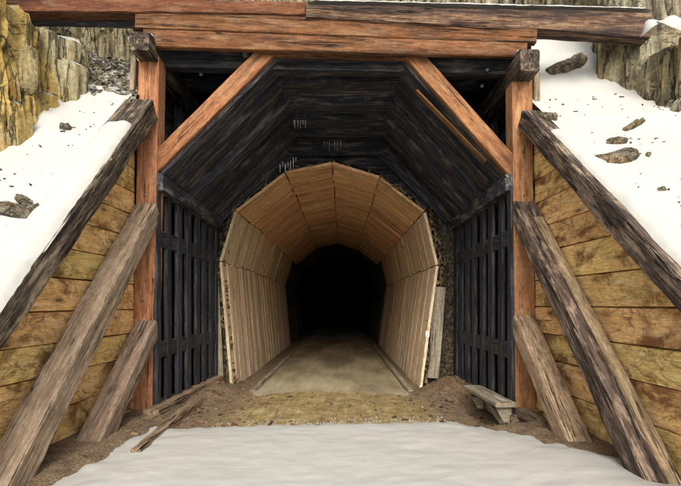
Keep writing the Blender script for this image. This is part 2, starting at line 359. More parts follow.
# snowy hillsides beside the wing walls
def hill(side):
    b = MB()
    us = [0, .02, .05] + frange(.1, 2.5, .06) + [2.8, 3.2, 4, 5.5, 8, 14, 30]
    ye = 7.05 if side < 0 else 10.5
    vs = [-20, -8, -2, 0] + frange(1., ye, .06)
    def fn(u, v):
        x = (WL(v) + .02 - u) if side < 0 else (WR(v) - .02 + u)
        y = v
        if side < 0 and v == ye: y = v + .2 * nz(x * 3, 1, 1)
        return (x, y, hill_z(x, y))
    b.grid(fn, us, vs, flip=side < 0)
    return b.build('snow_slope', 'snow', origin=(side * 4, 5, 0), kind='structure')
hill(-1); hill(1)
b = MB()
def scree(u, v):
    x = WL(v) + .10 - u; z = hill_z(x, v) - .05
    z +=   .10 * abs(fbm(x * 3.2, v * 3.2, 2., 3)) + .05 * noise.cell(Vector((x * 5, v * 6, 3.))) * .8 + .035 * noise.cell(Vector((x * 14, v * 12, 7.)))
    return (x, v, z)
b.grid(scree, frange(0, 4.5, .045), frange(6.75, 11.3, .045), flip=True); b.flat = [True] * len(b.f)
b.build('scree', 'scree', origin=(-4, 8, 4), kind='structure')

# cliffs
def polyline(pts):
    L = [0]
    for a, c in zip(pts, pts[1:]): L.append(L[-1] + math.dist(a, c))
    def at(s):
        s = max(0, min(L[-1], s))
        for i in range(len(L) - 1):
            if s <= L[i + 1]:
                t = (s - L[i]) / (L[i + 1] - L[i]); a, c = pts[i], pts[i + 1]
                return Vector((lerp(a[0], c[0], t), lerp(a[1], c[1], t)))
    def pt(s):
        q = at(s); e = .18; d = at(s + e) - at(s - e); d.normalize()
        return (at(s - .2) + at(s + .2) + q) / 3, Vector((d.y, -d.x))
    return L[-1], pt
def cliff(name, pts, mat, z0, z1, cw, seed, amp=.22, ds=.045, dz=.07, ledge=None, lean=.06, hole=False):
    LL, pt = polyline(pts); rr = random.Random(seed)
    edges = [-1.5]
    while edges[-1] < LL + 2: edges.append(edges[-1] + cw * rr.uniform(.45, 1.7))
    cells = []
    for _ in edges:
        zb = [z0 - rr.random()]
        while zb[-1] < z1 + 1: zb.append(zb[-1] + rr.uniform(.5, 2.4))
        cells.append((zb, [rr.uniform(-amp, amp) for _ in zb], [rr.uniform(-.35, .35) for _ in zb], [rr.uniform(-.12, .12) for _ in zb]))
    def fn(s, z):
        p, nn = pt(s)
        sw = s + .12 * nz(s * .8, z * .5, seed) + .05 * nz(s * 3, z * 1.6, seed + 4)
        i = 0
        for i in range(len(edges) - 1):
            if edges[i] <= sw < edges[i + 1]: break
        t = (sw - edges[i]) / (edges[i + 1] - edges[i])
        zb, of, sl, tl = cells[i]; zz = z + .15 * nz(s * 3, z, seed + 9)
        j = 0
        for j in range(len(zb) - 1):
            if zb[j] <= zz < zb[j + 1]: break
        tz = (zz - zb[j]) / (zb[j + 1] - zb[j]); ez = max(0, min(tz, 1 - tz)) * (zb[j + 1] - zb[j])
        et = max(0, min(t, 1 - t)) * (edges[i + 1] - edges[i])
        d = of[j] + sl[j] * (t - .5) * .5 + tl[j] * (tz - .5)
        d -= .13 * math.exp(-et / .03) + .06 * math.exp(-ez / .03)
        lw = sw * 7.5 + .5 * nz(s * 2, z * .4, seed + 7); fi = math.floor(lw); d += .075 * (noise.cell(Vector((fi + .5, math.floor(z * .9 + 2 * noise.cell(Vector((fi + .5, 2.5, seed + .5)))) + .5, seed + .5))) - .5) - .03 * math.exp(-min(lw - fi, 1 - lw + fi) / .12)
        d += .12 * fbm(s * 1.1, z * .6, seed + 2.) + .05 * fbm(s * 5, z * 3, seed + 5.)
        d -= lean * (z - 4.6)
        if ledge: d -= ledge(s / LL, z)
        return (p.x + nn.x * d, p.y + nn.y * d, z)
    b = MB()
    kp = (lambda q: not (abs(sum(v.x for v in q) / 4) < 3.0 and q[0].z < 5.25)) if hole else None
    b.grid(fn, frange(0, LL, ds), frange(z0, z1, dz), keep=kp); b.flat = [True] * len(b.f)
    return b.build(name, mat, kind='structure')
cliff('cliff', [(-12, 2.3), (-7, 3.8), (-5.0, 4.5), (-4.1, 5.1), (-3.78, 5.9), (-3.62, 6.7), (-3.66, 7.1), (-4.4, 7.7), (-6.0, 8.0)], 'rock', 1.2, 9.5, .42, 11, amp=.12,
      ledge=lambda t, z: 1.7 * sst(5.25, 5.5, z + .25 * nz(t * 40, 0, 3) - .45 * (t < .55)))
cliff('cliff', [(-8, 7.2), (-5.4, 8.2), (-4.3, 8.6), (-3.6, 9.4), (-3.1, 10.9), (0, 11.4), (2.6, 10.9), (3.6, 10.2), (4.6, 9.6)], 'rock_back', 2.5, 10, .30, 23, amp=.16, hole=True)
cliff('cliff', [(3.3, 10.8), (4.0, 9.7), (4.25, 9.0), (4.1, 8.3), (3.75, 7.55), (4.25, 7.3), (4.4, 6.85), (4.62, 6.35), (5.5, 5.7), (8, 4.2), (12, 2.5)], 'rock_brown', 1.2, 9.5, .42, 37, amp=.11, lean=.10,
      ledge=lambda t, z: .8 * sst(5.15, 5.35, z + .25 * nz(t * 40, 0, 3)) * sst(.31, .345, t))

# ------------------------------------------------------------------ portal frame
pf = thing('portal_frame', (-.1, 7.28, 0), 'big reddish timber frame of posts, lintel boards and corner braces round the tunnel mouth', 'timber frame')
def postT(x0, x1, y0, y1, Y=7.28):
    a = P(x0, y0, 7.13); c = P(x1, y1, 7.13); a.y = c.y = Y; a.z = -.2
    return a, c
a, c = postT(141, 148.6, 415, 56); T('post', 'post', pf, a, c, .295, .30, (0, 1, 0), rough=.005, tint=.55)
a, c = postT(526.5, 522.2, 420, 68); T('post', 'post', pf, a, c, .295, .30, (0, 1, 0), rough=.005, tint=.6)
for (pxa, pya, sx) in ((139.5, 41, 1), (530, 60, -1)):           # cap beam ends over the posts
    q = P(pxa, pya, 6.8); e = q + Vector((sx * .02, 3.9, 0))
    T('cap_beam', 'purple', pf, q, e, .27, .26 if sx > 0 else .30, chip=.03, rough=.01, tint=.1)
def board(name, xl, yl0, yl1, xr, yr0, yr1, Y, th, mat='header', par=pf, **kw):
    a = P(xl, (yl0 + yl1) / 2, Y); c = P(xr, (yr0 + yr1) / 2, Y); h0 = (yl1 - yl0) * Y / F - .006; h1 = (yr1 - yr0) * Y / F - .006
    a.y += th / 2; c.y += th / 2
    return T(name, mat, par, a, c, th, h0, h1=h1, rough=.004, **kw)
board('header_board', 135, 9.5, 28.5, 537, 24.5, 42.5, 7.02, .11, tint=.35, bow=.01)
board('header_board', 143, 28.5, 46.5, 527, 42.5, 57, 7.03, .10, tint=.62, bow=.01)
board('header_board', 268, 48.5, 56, 410, 50.5, 59, 7.17, .09, tint=.75)
board('rear_lintel', 150, 46, 66, 518, 55, 74, 7.34, .2, mat='dark')
def brace(xa, ya, xb, yb, mat='orange', Y=7.17, **kw):
    a = P(xa, ya, Y); c = P(xb, yb, Y); a.y = c.y = Y + .07
    return T('knee_brace', mat, pf, a, c, .14, .245, (0, 1, 0) if False else (-(c - a).z, 0, (c - a).x), **kw)
brace(150, 167, 270, 47.5, tint=.72); brace(409, 49, 518, 172, tint=.6)
def bolt(x, y, Y, r, par=pf):
    if r < .02: par = bpy.data.objects['post' if x < 300 else 'post.001']
    q = P(x, y, Y); b = MB(); b.lathe(q, (0, -1, 0), [(-.02, r), (.012, r), (.016, r * .6), (.04, r * .5), (.045, r * .3)]); b.build('bolt', 'bolt', par)
bolt(246, 54, 7.30, .055); bolt(201, 74, 7.6, .03); bolt(487, 70, 7.30, .022); bolt(482, 86, 7.62, .022)
bolt(145, 195, 7.12, .014); bolt(143, 300, 7.12, .014); bolt(524, 195, 7.12, .014); bolt(523, 287, 7.12, .014); bolt(522, 305, 7.12, .014)
# weathered short boards nailed on the outer sides of the posts
T('side_cleat', 'grey', pf, P(135, 100, 7.33), P(136.5, 62, 7.33), .08, .24, (0, 1, 0), tint=.1, chip=.02)
T('side_cleat', 'grey', pf, P(534.5, 112, 7.33), P(534, 76, 7.33), .09, .24, (0, 1, 0), tint=.1, chip=.02)

# long logs laid across the very top
a, c = P(-60, 3, 7.0), P(305, 8.2, 7.0); a.y += .12; c.y += .12
T('log_beam', 'header', None, a, c, .24, .19, rough=.015, chip=.03, bow=.02, tint=.15, label='reddish squared log lying along the top edge on the left, butted at mid span', category='log', group='logs across the top of the portal')
a, c = P(306, 10.5, 7.0), P(651, 25, 7.0); a.y += .13; c.y += .13
T('log_beam', 'log', None, a, c, .26, .20, h1=.34, rough=.02, chip=.05, bow=.02, ridge=.012, tint=.75, label='dark weathered log with snow on top, sticking out past the right post to the rock', category='log', group='logs across the top of the portal')
a, c = P(8, 12.5, 7.25), P(300, 20, 7.25); a.y += .1; c.y += .1
T('log_beam', 'dark', None, a, c, .2, .165, rough=.01, chip=.03, tint=.8, label='black tarred beam tucked under the reddish log at top left', category='log', group='logs across the top of the portal')

def snow_strip(name, p0, p1, w, th, up=(0, 0, 1), **props):
    b = MB(); p0 = Vector(p0); p1 = Vector(p1); ax = (p1 - p0); L = ax.length; ax.normalize(); upv = Vector(up); sd = ax.cross(upv).normalized(); upv = sd.cross(ax)
    n = int(L / .04); m = 12; V = []; Fc = []
    for i in range(n + 1):
        l = i / n * L; e = sst(0, .12, l) * sst(0, .12, L - l)
        for j in range(m + 1):
            t = j / m * 2 - 1; pr = (1 - abs(t) ** 3.5)
            ww = w / 2 * (1 + .10 * nz(l * 3, t * .4, 5.) + .05 * nz(l * 11, t, 2.)) * (.7 + .3 * e)
            h = th * pr * e * (1 + .45 * fbm(l * 2, t * 1.4, 3.)) + .006 * nz(l * 12, t * 4, 1) - .012
            V.append(p0 + ax * l + sd * (t * ww) + upv * h)
    for i in range(n):
        for j in range(m): q = i * (m + 1) + j; Fc.append([q, q + m + 1, q + m + 2, q + 1][::-1])
    b.add(V, Fc, [v.copy() for v in V], 0.); return b.build(name, 'snow', None, kind='stuff', **props)
a, c = P(308, 4.8, 7.13), P(648, 13.2, 7.13)
snow_strip('snow_strip', a + Vector((0, 0, .005)), c + Vector((0, 0, .005)), .25, .05)

# ------------------------------------------------------------------ tarred canopy between frame and lining
YF, YB = 7.28, 10.95
can = thing('timber_canopy', (-.1, 9, 0), 'black tarred plank ceiling with sloping sides leading into the tunnel', 'canopy')
XL, XR, ZP, ZC = -2.68, 2.48, 3.48, 5.2
XCL, XCR = -.97, .90
nr = 11
for i in range(nr):
    y = lerp(YF + .14, YB - .1, i / (nr - 1)); wd = (YB - YF) / nr - .02
    dz = [0, .085, .02, .10, -.01, .07][i % 6] - .012 * i + R.uniform(-.01, .01)
    b = MB(); t = .16
    k = .7071
    tl = R.random()
    for (x0, x1, sg) in ((XL, XCL, -1), (XR, XCR, 1)):
        nrm = Vector((sg, 0, 1)).normalized()
        p0 = Vector((x0 + sg * .06, y, ZP - .05)) + nrm * (t / 2 + dz); p1 = Vector((x1, y, ZC)) + nrm * (t / 2 + dz) + Vector((-sg * .05, 0, .05))
        b.timber(p0, p1, wd, t, nrm, rough=.008, chip=.02, seg=.12, tint=R.random())
    b.timber((XCL - .12, y, ZC + t / 2 + dz), (XCR + .12, y, ZC + t / 2 + dz), wd, t, rough=.008, chip=.02, seg=.12, tint=R.random())
    b.build('roof_rib', 'dark', can)
# orange edge strip left on the right slope, second rib
nrm = Vector((1, 0, 1)).normalized()
T('bare_strip', 'orange', can, Vector((2.2, 7.45, 3.78)) - nrm * .005, Vector((1.15, 7.45, 4.85)) - nrm * .005, .13, .03, nrm, tint=.1, chip=.03, rough=.01)
b = MB()                                                          # outer shell
for y in frange(YF + .1, YB, .26): b.timber((-3.1, y, 5.75), (2.95, y, 5.75), .25, .08, seg=.5)
b.build('roof_deck', 'dark', can)
for xo, sg in ((-3.02, -1), (2.86, 1)):
    b = MB()
    for z in frange(3.5, 5.6, .26): b.timber((xo, YF + .16, z), (xo, YB, z), .06, .25, seg=.5)
    b.build('outer_wall', 'dark', can)
    for y in (7.75, 8.8, 9.9): T('stud', 'dark', can, (xo - sg * .12, y, 3.5), (xo - sg * .12, y, 5.5), .15, .15, (0, 1, 0), seg=.2, tint=.95)
for y in (7.72, 8.85, 9.95): T('cross_beam', 'dark', can, (-2.95, y, 5.58), (2.8, y, 5.58), .2, .2, seg=.2, tint=.9)
# end wall round the lining
LP = [P(237, 394, 10.5), P(226.5, 261, 10.5), P(241, 211, 10.5), P(287, 173, 10.5), P(333, 163.5, 10.5), P(380, 178, 10.5), P(421, 212, 10.5), P(432, 265, 10.5), P(416, 392, 10.5)]
LP = [Vector((v.x, v.z)) for v in LP]; LP[0].y = LP[8].y = -.4
for k, dx in ((0, -.05), (1, -.08), (2, -.06), (6, .07), (7, .10), (8, .06)): LP[k].x += dx
LC = Vector((-.22, 2.0))
outer = [Vector((XL - .3, -.4)), Vector((XL - .3, 2.4)), Vector((XL - .3, ZP + .05)), Vector((XCL - .05, ZC + .1)), Vector(((XCL + XCR) / 2, ZC + .15)), Vector((XCR + .05, ZC + .1)), Vector((XR + .3, ZP + .05)), Vector((XR + .3, 2.4)), Vector((XR + .3, -.4))]
def expand(pl, d): return [p + (p - LC).normalized() * d for p in pl]
b = MB(); inn = expand(LP, .05)
V = []; Fc = []
for Y in (10.88, 11.1):
    for q in (inn, outer):
        for v in q: V.append(Vector((v.x, Y, v.y)))
for ks, mt in (((2, 3, 4, 5), 'dark'), ((0, 1), 'rubble'), ((6, 7), 'rubble')):
    b = MB(); Fc = []
    for i in ks: Fc += [[i, i + 1, 9 + i + 1, 9 + i], [18 + i, 27 + i, 27 + i + 1, 18 + i + 1], [i, 18 + i, 18 + i + 1, i + 1], [9 + i, 9 + i + 1, 27 + i + 1, 27 + i]]
    b.add([v.copy() for v in V], Fc, [v.copy() for v in V], .4, [True] * len(Fc)); b.build('end_wall', mt, can)
T('end_plate', 'dark', can, (-1.15, 10.72, 5.0), (1.05, 10.72, 5.0), .16, .3, tint=.2)
T('end_plate', 'dark', can, (-2.55, 10.78, 3.55), (-.98, 10.78, 4.98), .12, .3, tint=.2)
T('end_plate', 'dark', can, (2.4, 10.78, 3.5), (.9, 10.78, 4.98), .12, .3, tint=.2)

# ------------------------------------------------------------------ slatted side walls
SY = [(7.16, 7.30), (7.57, 7.75), (8.06, 8.27), (8.55, 8.77), (9.10, 9.31), (9.58, 9.80), (10.08, 10.30), (10.55, 10.8)]
for side, xi in ((-1, XL), (1, XR)):
    lw = thing('slatted_wall', (xi, 9, 0), ('black tarred slatted wall between the left post and the tunnel lining, beside the loose timber' if side < 0 else
               'black tarred slatted wall behind the small bench on the right'), 'slatted wall', 'slatted walls lining the portal')
    for (y0, y1) in SY:
        yc = (y0 + y1) / 2; x = xi + side * .075
        T('slat', 'slat', lw, (x - side * .045, yc, -.15), (x - side * .045 + R.uniform(-.006, .006), yc, 3.32), y1 - y0 + .015, .06, (-side, 0, 0), tint=R.uniform(.3, 1.), seg=.12, chip=.02)
    for z in (.93, 2.6): T('rail', 'slat', lw, (xi + side * .036, 7.2, z), (xi + side * .036, 10.85, z), .05, .25, tint=R.uniform(.7, 1.), seg=.15)
    b = MB()
    for z in frange(0, 3.4, .27): b.timber((xi + side * .42, 7.32, z), (xi + side * .42, 10.9, z), .06, .262, seg=.3, tint=R.uniform(0, .3))
    b.build('backing', 'bore', lw)  # coloured near-black to stand for the shade in the gaps between slats
    T('wall_plate', 'dark', lw, (xi + side * .06, 7.17, 3.4), (xi + side * .06, 10.85, 3.37), .27, .25, tint=.95, seg=.1, chip=.03)
    T('sill', 'tan' if side < 0 else 'grey', lw, (xi - side * (.06 if side < 0 else -.06), 6.75 if side < 0 else 7.0, .06 if side < 0 else -.08), (xi - side * (.04 if side < 0 else -.06), 10.6, -.02), .22, .2, tint=.15, seg=.1, chip=.05, rough=.012)

# ------------------------------------------------------------------ wing walls
for side in (-1, 1):
    W = WL if side < 0 else WR
    ww = thing('wing_wall', (W(5), 5, 0), ('left retaining wall of yellow pine planks under a snow covered sloping timber' if side < 0 else
               'right retaining wall of yellow stained pine planks under a dark splintered sloping timber'), 'retaining wall', 'sloping wing walls of the portal')
    ZT, SL = (4.52, 1.01) if side < 0 else (4.36, .835)
    b = MB(); z = -.25; kx = 0
    while z < 4.2:
        h = R.uniform(.33, .40); z1 = min(z + h, 4.35); off = Vector((R.uniform(-40, 40), R.uniform(-40, 40), R.uniform(-40, 40))); jx = R.uniform(-.012, .012)
        ye = lambda zz: max(1.9, YT - (ZT - .17 - zz) / SL)
        n = 40; rows = [(0, .05), (.006, .0), (h * .25, 0), (h * .5, 0), (h * .75, 0), (h - .012, 0), (h - .006, .05)]
        V = []; G = []; Fc = []
        for (dz, rec) in rows:
            zz = min(z + dz, 4.4); tilt = -.02 * (kx % 2)
            for i in range(n + 1):
                y = lerp(ye(zz), 7.2, i / n); zw = zz + .012 * nz(y * .7, off.x, 1)
                x = W(y) + side * (rec + jx) + .006 * nz(y * 2, zz * 4, off.y)
                V.append(Vector((x, y, zw))); G.append(Vector((y, zz, 0)) + off)
        for j in range(len(rows) - 1):
            for i in range(n): q = [j * (n + 1) + i, j * (n + 1) + i + 1, (j + 1) * (n + 1) + i + 1, (j + 1) * (n + 1) + i]; Fc.append(q if side < 0 else q[::-1])
        b.add(V, Fc, G, R.random()); z = z1; kx += 1
        if z >= 4.34: break
    # back sheet
    V = [Vector((W(7.2) + side * .06, 7.2, -.3)), Vector((W(2) + side * .06, 1.9, -.3)), Vector((W(7.2) + side * .06, 7.2, 4.3))]
    b.add(V, [[0, 1, 2]], [v.copy() for v in V], .1)
    b.build('plank_panel', 'pine', ww)
    xin = XL + .02 if side < 0 else 2.56
    yb = 2.35; wC = .40
    ctr = lambda y: Vector(((xin + side * wC / 2) + side * .045 * (7.0 - y), y, cope_z(y, side) - (.19 if side < 0 else .155)))
    nrmC = Vector((0, -SL, 1)).normalized()
    T('coping', 'purple', ww, ctr(yb), ctr(7.02), wC, .21 if side < 0 else .19, nrmC, rough=.014, chip=.045, ridge=.014, seg=.04, tint=.12 if side < 0 else .18, h1=.29 if side < 0 else .245)
    top = lambda y: ctr(y) + nrmC * (.125 if side < 0 else .105) + Vector((side * (.015 if side < 0 else .07), 0, 0))
    snow_strip('snow_strip', top(yb + .05), top(6.55 if side < 0 else 6.5), wC * (1.02 if side < 0 else .8), .085 if side < 0 else .07, nrmC)

for (xa, ya, Ya, xb, yb, Yb, w_) in ((640, 36, 6.75, 662, 20, 6.6, .3), (660, 21, 6.6, 700, 37, 6.35, .34)):
    snow_strip('snow_strip', P(xa, ya, Ya), P(xb, yb, Yb), w_, .11, (0, -.35, .9))

for (xa, ya) in ((146, 33), (524, 49)):
    q = P(xa, ya, 6.82); snow_strip('snow_strip', q + Vector((0, 0, .012)), q + Vector((0, .2, .012)), .16, .05)
# ------------------------------------------------------------------ raking braces
def rake(p0, p1, w, h, mat, label, **kw):
    d = (Vector(p1) - Vector(p0)); up = Vector((0, -d.z, d.y))
    return T('raking_brace', mat, None, p0, p1, w, h, up, label=label, category='timber brace', group='raking timbers propping the portal posts', **kw)
rake((-2.93, 4.05, -.15), (-2.83, 7.2, 2.98), .30, .27, 'grey', 'long thick grey-brown raking timber from half way up the left post to the snow', rough=.008, chip=.035, tint=.62, ridge=.006)
rake((-2.80, 5.25, -.2), (-2.83, 7.2, 1.28), .29, .25, 'grey', 'short grey-brown raking timber against the foot of the left post, behind the longer one', rough=.008, chip=.03, tint=.15, ridge=.006)
rake((2.74, 4.1, -.1), (2.66, 7.2, 3.02), .31, .25, 'purple', 'long splintered raking timber on the right, dark with a pale strip along its outer edge', rough=.012, chip=.05, tint=.7, ridge=.014)
rake((2.62, 5.2, -.2), (2.66, 7.2, 1.36), .29, .25, 'tan', 'short tan-faced raking timber beside the bench against the foot of the right post', rough=.008, chip=.035, tint=.55, ridge=.006)
par = bpy.data.objects['raking_brace.002']
d = Vector((-.08, 3.1, 3.12)).normalized(); up = Vector((0, -3.12, 3.1)).normalized()
o0 = Vector((2.74, 4.1, -.1)) + up * .118 + Vector((.085, 0, 0))
T('face_plank', 'tan', par, o0 + d * .1, o0 + d * 4.0, .13, .03, up, rough=.006, chip=.03, tint=.6)

# ------------------------------------------------------------------ tunnel lining
tl = thing('tunnel_lining', (-.22, 16, -.2), 'arched tunnel lining of bare tan boards in eight facets, fading into darkness', 'tunnel lining')
RY = [10.5, 12.45, 14.4, 16.35, 18.3, 20.25, 22.2, 24.15, 26.1, 28.05, 30.0]
for r in range(len(RY) - 1):
    y0, y1 = RY[r], RY[r + 1]; sh = Vector((R.uniform(-.02, .02), R.uniform(-.02, .02)))
    for k in range(8):
        A = LP[k] + sh; C = LP[k + 1] + sh; d = (C - A); L = d.length; d.normalize(); nn = Vector((d.y, -d.x))
        if (LC - (A + C) / 2).dot(nn) < 0: nn = -nn
        b = MB(); y = y0
        while y < y1 - .03:
            w = R.choice((.15, .2, .25, .3)) * R.uniform(.9, 1.1); w = min(w, y1 - y - .004) if y + w < y1 - .1 else y1 - y - .004
            q = R.uniform(-.006, .006); e = .012
            a3 = A + nn * (q - .03) + d * R.uniform(0, .02); c3 = C + nn * (q - .03) - d * R.uniform(0, .02)
            b.timber((a3.x, y + w / 2, a3.y), (c3.x, y + w / 2, c3.y), w - .0015, .06, (nn.x, 0, nn.y), rough=.003, chip=.006, bev=.005, seg=.3)
            y += w
        b.build('board_panel', 'lining_dark_fade' if r > 6 or (r == 6 and k in (0, 1, 6, 7)) else 'lining_crown' if 2 <= k <= 5 else 'lining', tl)
b = MB(); ex = expand(LP, .085)
b.grid(lambda u, v: (ex[int(u)].x, v, ex[int(u)].y), list(range(9)), [10.56, 14, 18, 22, 26, 30.05], flip=True); b.build('backing', 'bore', tl)  # added unseen shell, stops sky light leaking through the board joints
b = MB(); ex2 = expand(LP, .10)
b.grid(lambda u, v: (ex2[int(u)].x, v, ex2[int(u)].y), list(range(9)), [10.56, 14, 18, 22, 26, 30.05]); b.build('outer_leak_shell', 'bore', tl)  # second added shell outside it, also there only to block light
b = MB()                                                          # packing of wedges and stones round the front edge
for k in range(8):
    A = expand(LP, .06)[k]; C = expand(LP, .06)[k + 1]; L = (C - A).length; dd = (C - A).normalized(); s = 0
    while s < L:
        l = R.uniform(.02, .09); q = A + dd * (s + l / 2); ang = math.atan2(dd.y, dd.x)
        for lay in range({0: 3, 7: 4, 6: 4, 1: 3}.get(k, 1)):
            if lay and R.random() < .25: continue
            qq = q + (q - LC).normalized() * (lay * .045 + R.uniform(-.03, .03)); sp = R.random() < .4
            b.box((qq.x, 10.69 + lay * .04 + R.uniform(-.05, .05), qq.y), (l * R.uniform(.8, 1.5) * (1.8 if sp else 1), .26, R.uniform(.02, .06) * (.6 if sp else 1)), Matrix.Rotation(-ang + R.uniform(-.6, .6), 3, 'Y'), jit=.012)
        s += l * .8
b.build('packing', 'packing_wood', tl, kind='stuff')
T('side_board', 'pale', tl, P(220.5, 384, 10.72), P(215.5, 278, 10.72), .15, .06, (0, 1, 0), tint=.4, chip=.02)
T('side_board', 'pale', tl, P(433, 378, 10.55), P(440, 287, 10.55), .24, .06, (0, 1, 0), tint=.6, chip=.02)
# bare rock bore beyond the boards
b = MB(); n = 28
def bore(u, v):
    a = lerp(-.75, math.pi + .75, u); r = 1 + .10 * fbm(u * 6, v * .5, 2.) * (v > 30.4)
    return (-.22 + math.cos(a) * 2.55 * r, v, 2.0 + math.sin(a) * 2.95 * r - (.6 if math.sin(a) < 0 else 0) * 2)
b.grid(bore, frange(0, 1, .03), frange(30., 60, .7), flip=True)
V = [Vector((-5, 60, -2)), Vector((5, 60, -2)), Vector((5, 60, 7)), Vector((-5, 60, 7))]; b.add(V, [[0, 1, 2, 3]], V, 0)  # end sheet added to keep the tunnel closed and dark
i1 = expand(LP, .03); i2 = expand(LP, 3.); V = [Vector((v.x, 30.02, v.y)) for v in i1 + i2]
b.add(V, [[i, i + 1, 10 + i, 9 + i] for i in range(8)], V, 0)  # added collar, blocks outside light round the end of the lining
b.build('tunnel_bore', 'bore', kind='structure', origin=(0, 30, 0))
# kerbs
lab = 'guard timber kerb along the tunnel road at the foot of the %s board wall'
T('kerb_timber', 'pale', None, (-1.80, 9.95, -.19), (-1.80, 29, -.19), .12, .12, label=lab % 'left', category='kerb', group='timber kerbs of the tunnel road', tint=.5)
T('kerb_timber', 'pale', None, (1.42, 9.95, -.19), (1.42, 29, -.19), .12, .12, label=lab % 'right', category='kerb', group='timber kerbs of the tunnel road', tint=.5)
q = P(427.5, 334, 10.488); b = MB(); b.box(q, (.08, .006, .13), tint=.5); b.build('tag', 'tag', label='tiny white card nailed to the front edge of the right lining boards', category='tag', kind='thing')

# ------------------------------------------------------------------ bench
bench = thing('bench', (2.42, 8.2, -.1), 'low plank bench with an angled bracket leg beside the right slatted wall', 'bench')
a, c = P(506, 405, 6.95), P(472, 387, 8.5)
T('seat', 'pale', bench, a, c, .30, .07, rough=.004, tint=.6)
d = (c - a).normalized()
def gusset(t):
    q = a + d * t; sd = d.cross(Vector((0, 0, 1))).normalized(); b = MB()
    pts = [(-.12, -.035), (.12, -.035), (.12, -.33), (.03, -.33)]; V = []
    for e in (-.025, .025):
        for (x, z) in pts: V.append(q + sd * x + d * e + Vector((0, 0, z)))
    b.add(V, [[0, 1, 2, 3], [7, 6, 5, 4], [0, 4, 5, 1], [1, 5, 6, 2], [2, 6, 7, 3], [3, 7, 4, 0]], [v.copy() for v in V], .5, [True] * 6); b.build('leg', 'pale', bench)
gusset(.12); gusset(1.35)
T('strut', 'pale', bench, a + d * .15 + Vector((0, 0, -.28)), a + d * .95 + Vector((0, 0, -.05)), .05, .09, tint=.4)
snow_strip('snow_strip', a + d * .04 + Vector((.03, 0, .034)), a + d * .62 + Vector((.04, 0, .034)), .12, .016)

# ------------------------------------------------------------------ loose things
T('loose_timber', 'tan', None, (-2.14, 5.1, .065), (-2.38, 8.2, .01), .10, .08, label='muddy broken timber lying in the snow along the left slatted wall', category='timber', chip=.07, rough=.02, ridge=.012, tint=.0, w1=.2)
T('loose_timber', 'tan', None, (-2.68, 5.6, .05), (-2.56, 6.9, .05), .12, .08, label='short dirty plank end lying at the foot of the left post', category='timber', chip=.05, rough=.02, tint=.1)
T('loose_timber', 'grey', None, (2.72, 5.0, .02), (2.6, 7.05, .06), .16, .12, label='dark half buried plank at the foot of the right post and rakers', category='timber', chip=.05, rough=.02, tint=.1)
def stone(x, y, L, w, h, rot, label, name='rock', cat='rock', tilt=0., sink=.4, mat='slab'):
    b = MB(); V = []; Fc = []; sd = R.uniform(0, 50); n = 18; m = 9
    z = hill_z(x, y)
    sl = Vector((0, 1, SL)).normalized(); e1 = Vector((1, 0, .3 * (1 if x > 0 else -1))).normalized(); up = e1.cross(sl).normalized()
    Rm = Matrix((e1, sl, up)).transposed() @ Matrix.Rotation(rot, 3, 'Z') @ Matrix.Rotation(tilt, 3, 'X')
    for j in range(m + 1):
        ph = math.pi * j / m
        for i in range(n):
            th = 2 * math.pi * i / n; v = Vector((math.sin(ph) * math.cos(th), math.sin(ph) * math.sin(th), math.cos(ph)))
            mx = max(abs(v.x), abs(v.y), abs(v.z)); v = v.lerp(v / mx, .55)
            v *= 1 + .38 * fbm(v.x * 1.6 + sd, v.y * 1.6, v.z * 1.6, 3) * 1.4
            V.append(Vector((x, y, z + h * (.28 - sink))) + Rm @ Vector((v.x * L / 2, v.y * w / 2, v.z * h / 2)))
    for j in range(m):
        for i in range(n): Fc.append([j * n + i, (j + 1) * n + i, (j + 1) * n + (i + 1) % n, j * n + (i + 1) % n])
    b.add(V, Fc, [v.copy() for v in V], R.random(), [True] * len(Fc)); b.build(name, mat, label=label, category=cat, kind='thing')
def on_hill(px, py):                            # distance along the pixel's ray to the hillside
    Y = 3.2
    while Y < 10:
        q = P(px, py, Y)
        if q.z < hill_z(q.x, q.y): break
        Y += .01
    return q.x, q.y
for (px, py, L, w, h, rot, lb) in (
    (613, 160, .62, .20, .2, -.15, 'largest brown rock slab lying in the snow above the right wing wall'),
    (616, 142, .26, .10, .14, -.3, 'short grey rock poking out of the snow just above the largest slab on the right'),
    (634, 126, .36, .09, .14, .35, 'thin slanting rock sliver, upper one of the slabs on the right snow slope'),
    (661, 190, .10, .07, .08, .2, 'small dark stone low on the right snow slope at the picture edge'),
    (648, 155, .10, .06, .07, .9, 'small stone in the snow right of the largest slab'),
    (14, 211, .36, .22, .12, .1, 'flat brown rock on the left snow slope at the picture edge'),
    (24, 202, .22, .12, .12, -.5, 'jagged grey rock just above the flat brown rock on the left slope'),
    (37, 210, .16, .10, .12, .4, 'dark broken rock right of the flat brown rock on the left slope'),
    (50, 227, .065, .05, .07, .2, 'dark small stone on the left snow slope, upper of two'),
    (18, 262, .07, .06, .07, .2, 'dark small stone on the left snow slope, lower of two'),
    (2, 255, .07, .06, .07, .2, 'dark stone half buried in snow at the left picture edge'),
    (66, 128, .14, .10, .14, .2, 'dark stone beside the foot of the yellow left rock pillar'),
    (562, 68, .5, .3, .2, .2, 'grey outcrop stone at the top of the right snow slope under the log'),
    (577, 62, .3, .3, .3, .8, 'ochre outcrop stone at the top of the right snow slope under the log'),
    (549, 118, .28, .10, .2, -.9, 'dark stone edge beside the top end of the right sloping timber'),
):
    x, y = on_hill(px, py); stone(x, y, L, w, h, rot, lb)
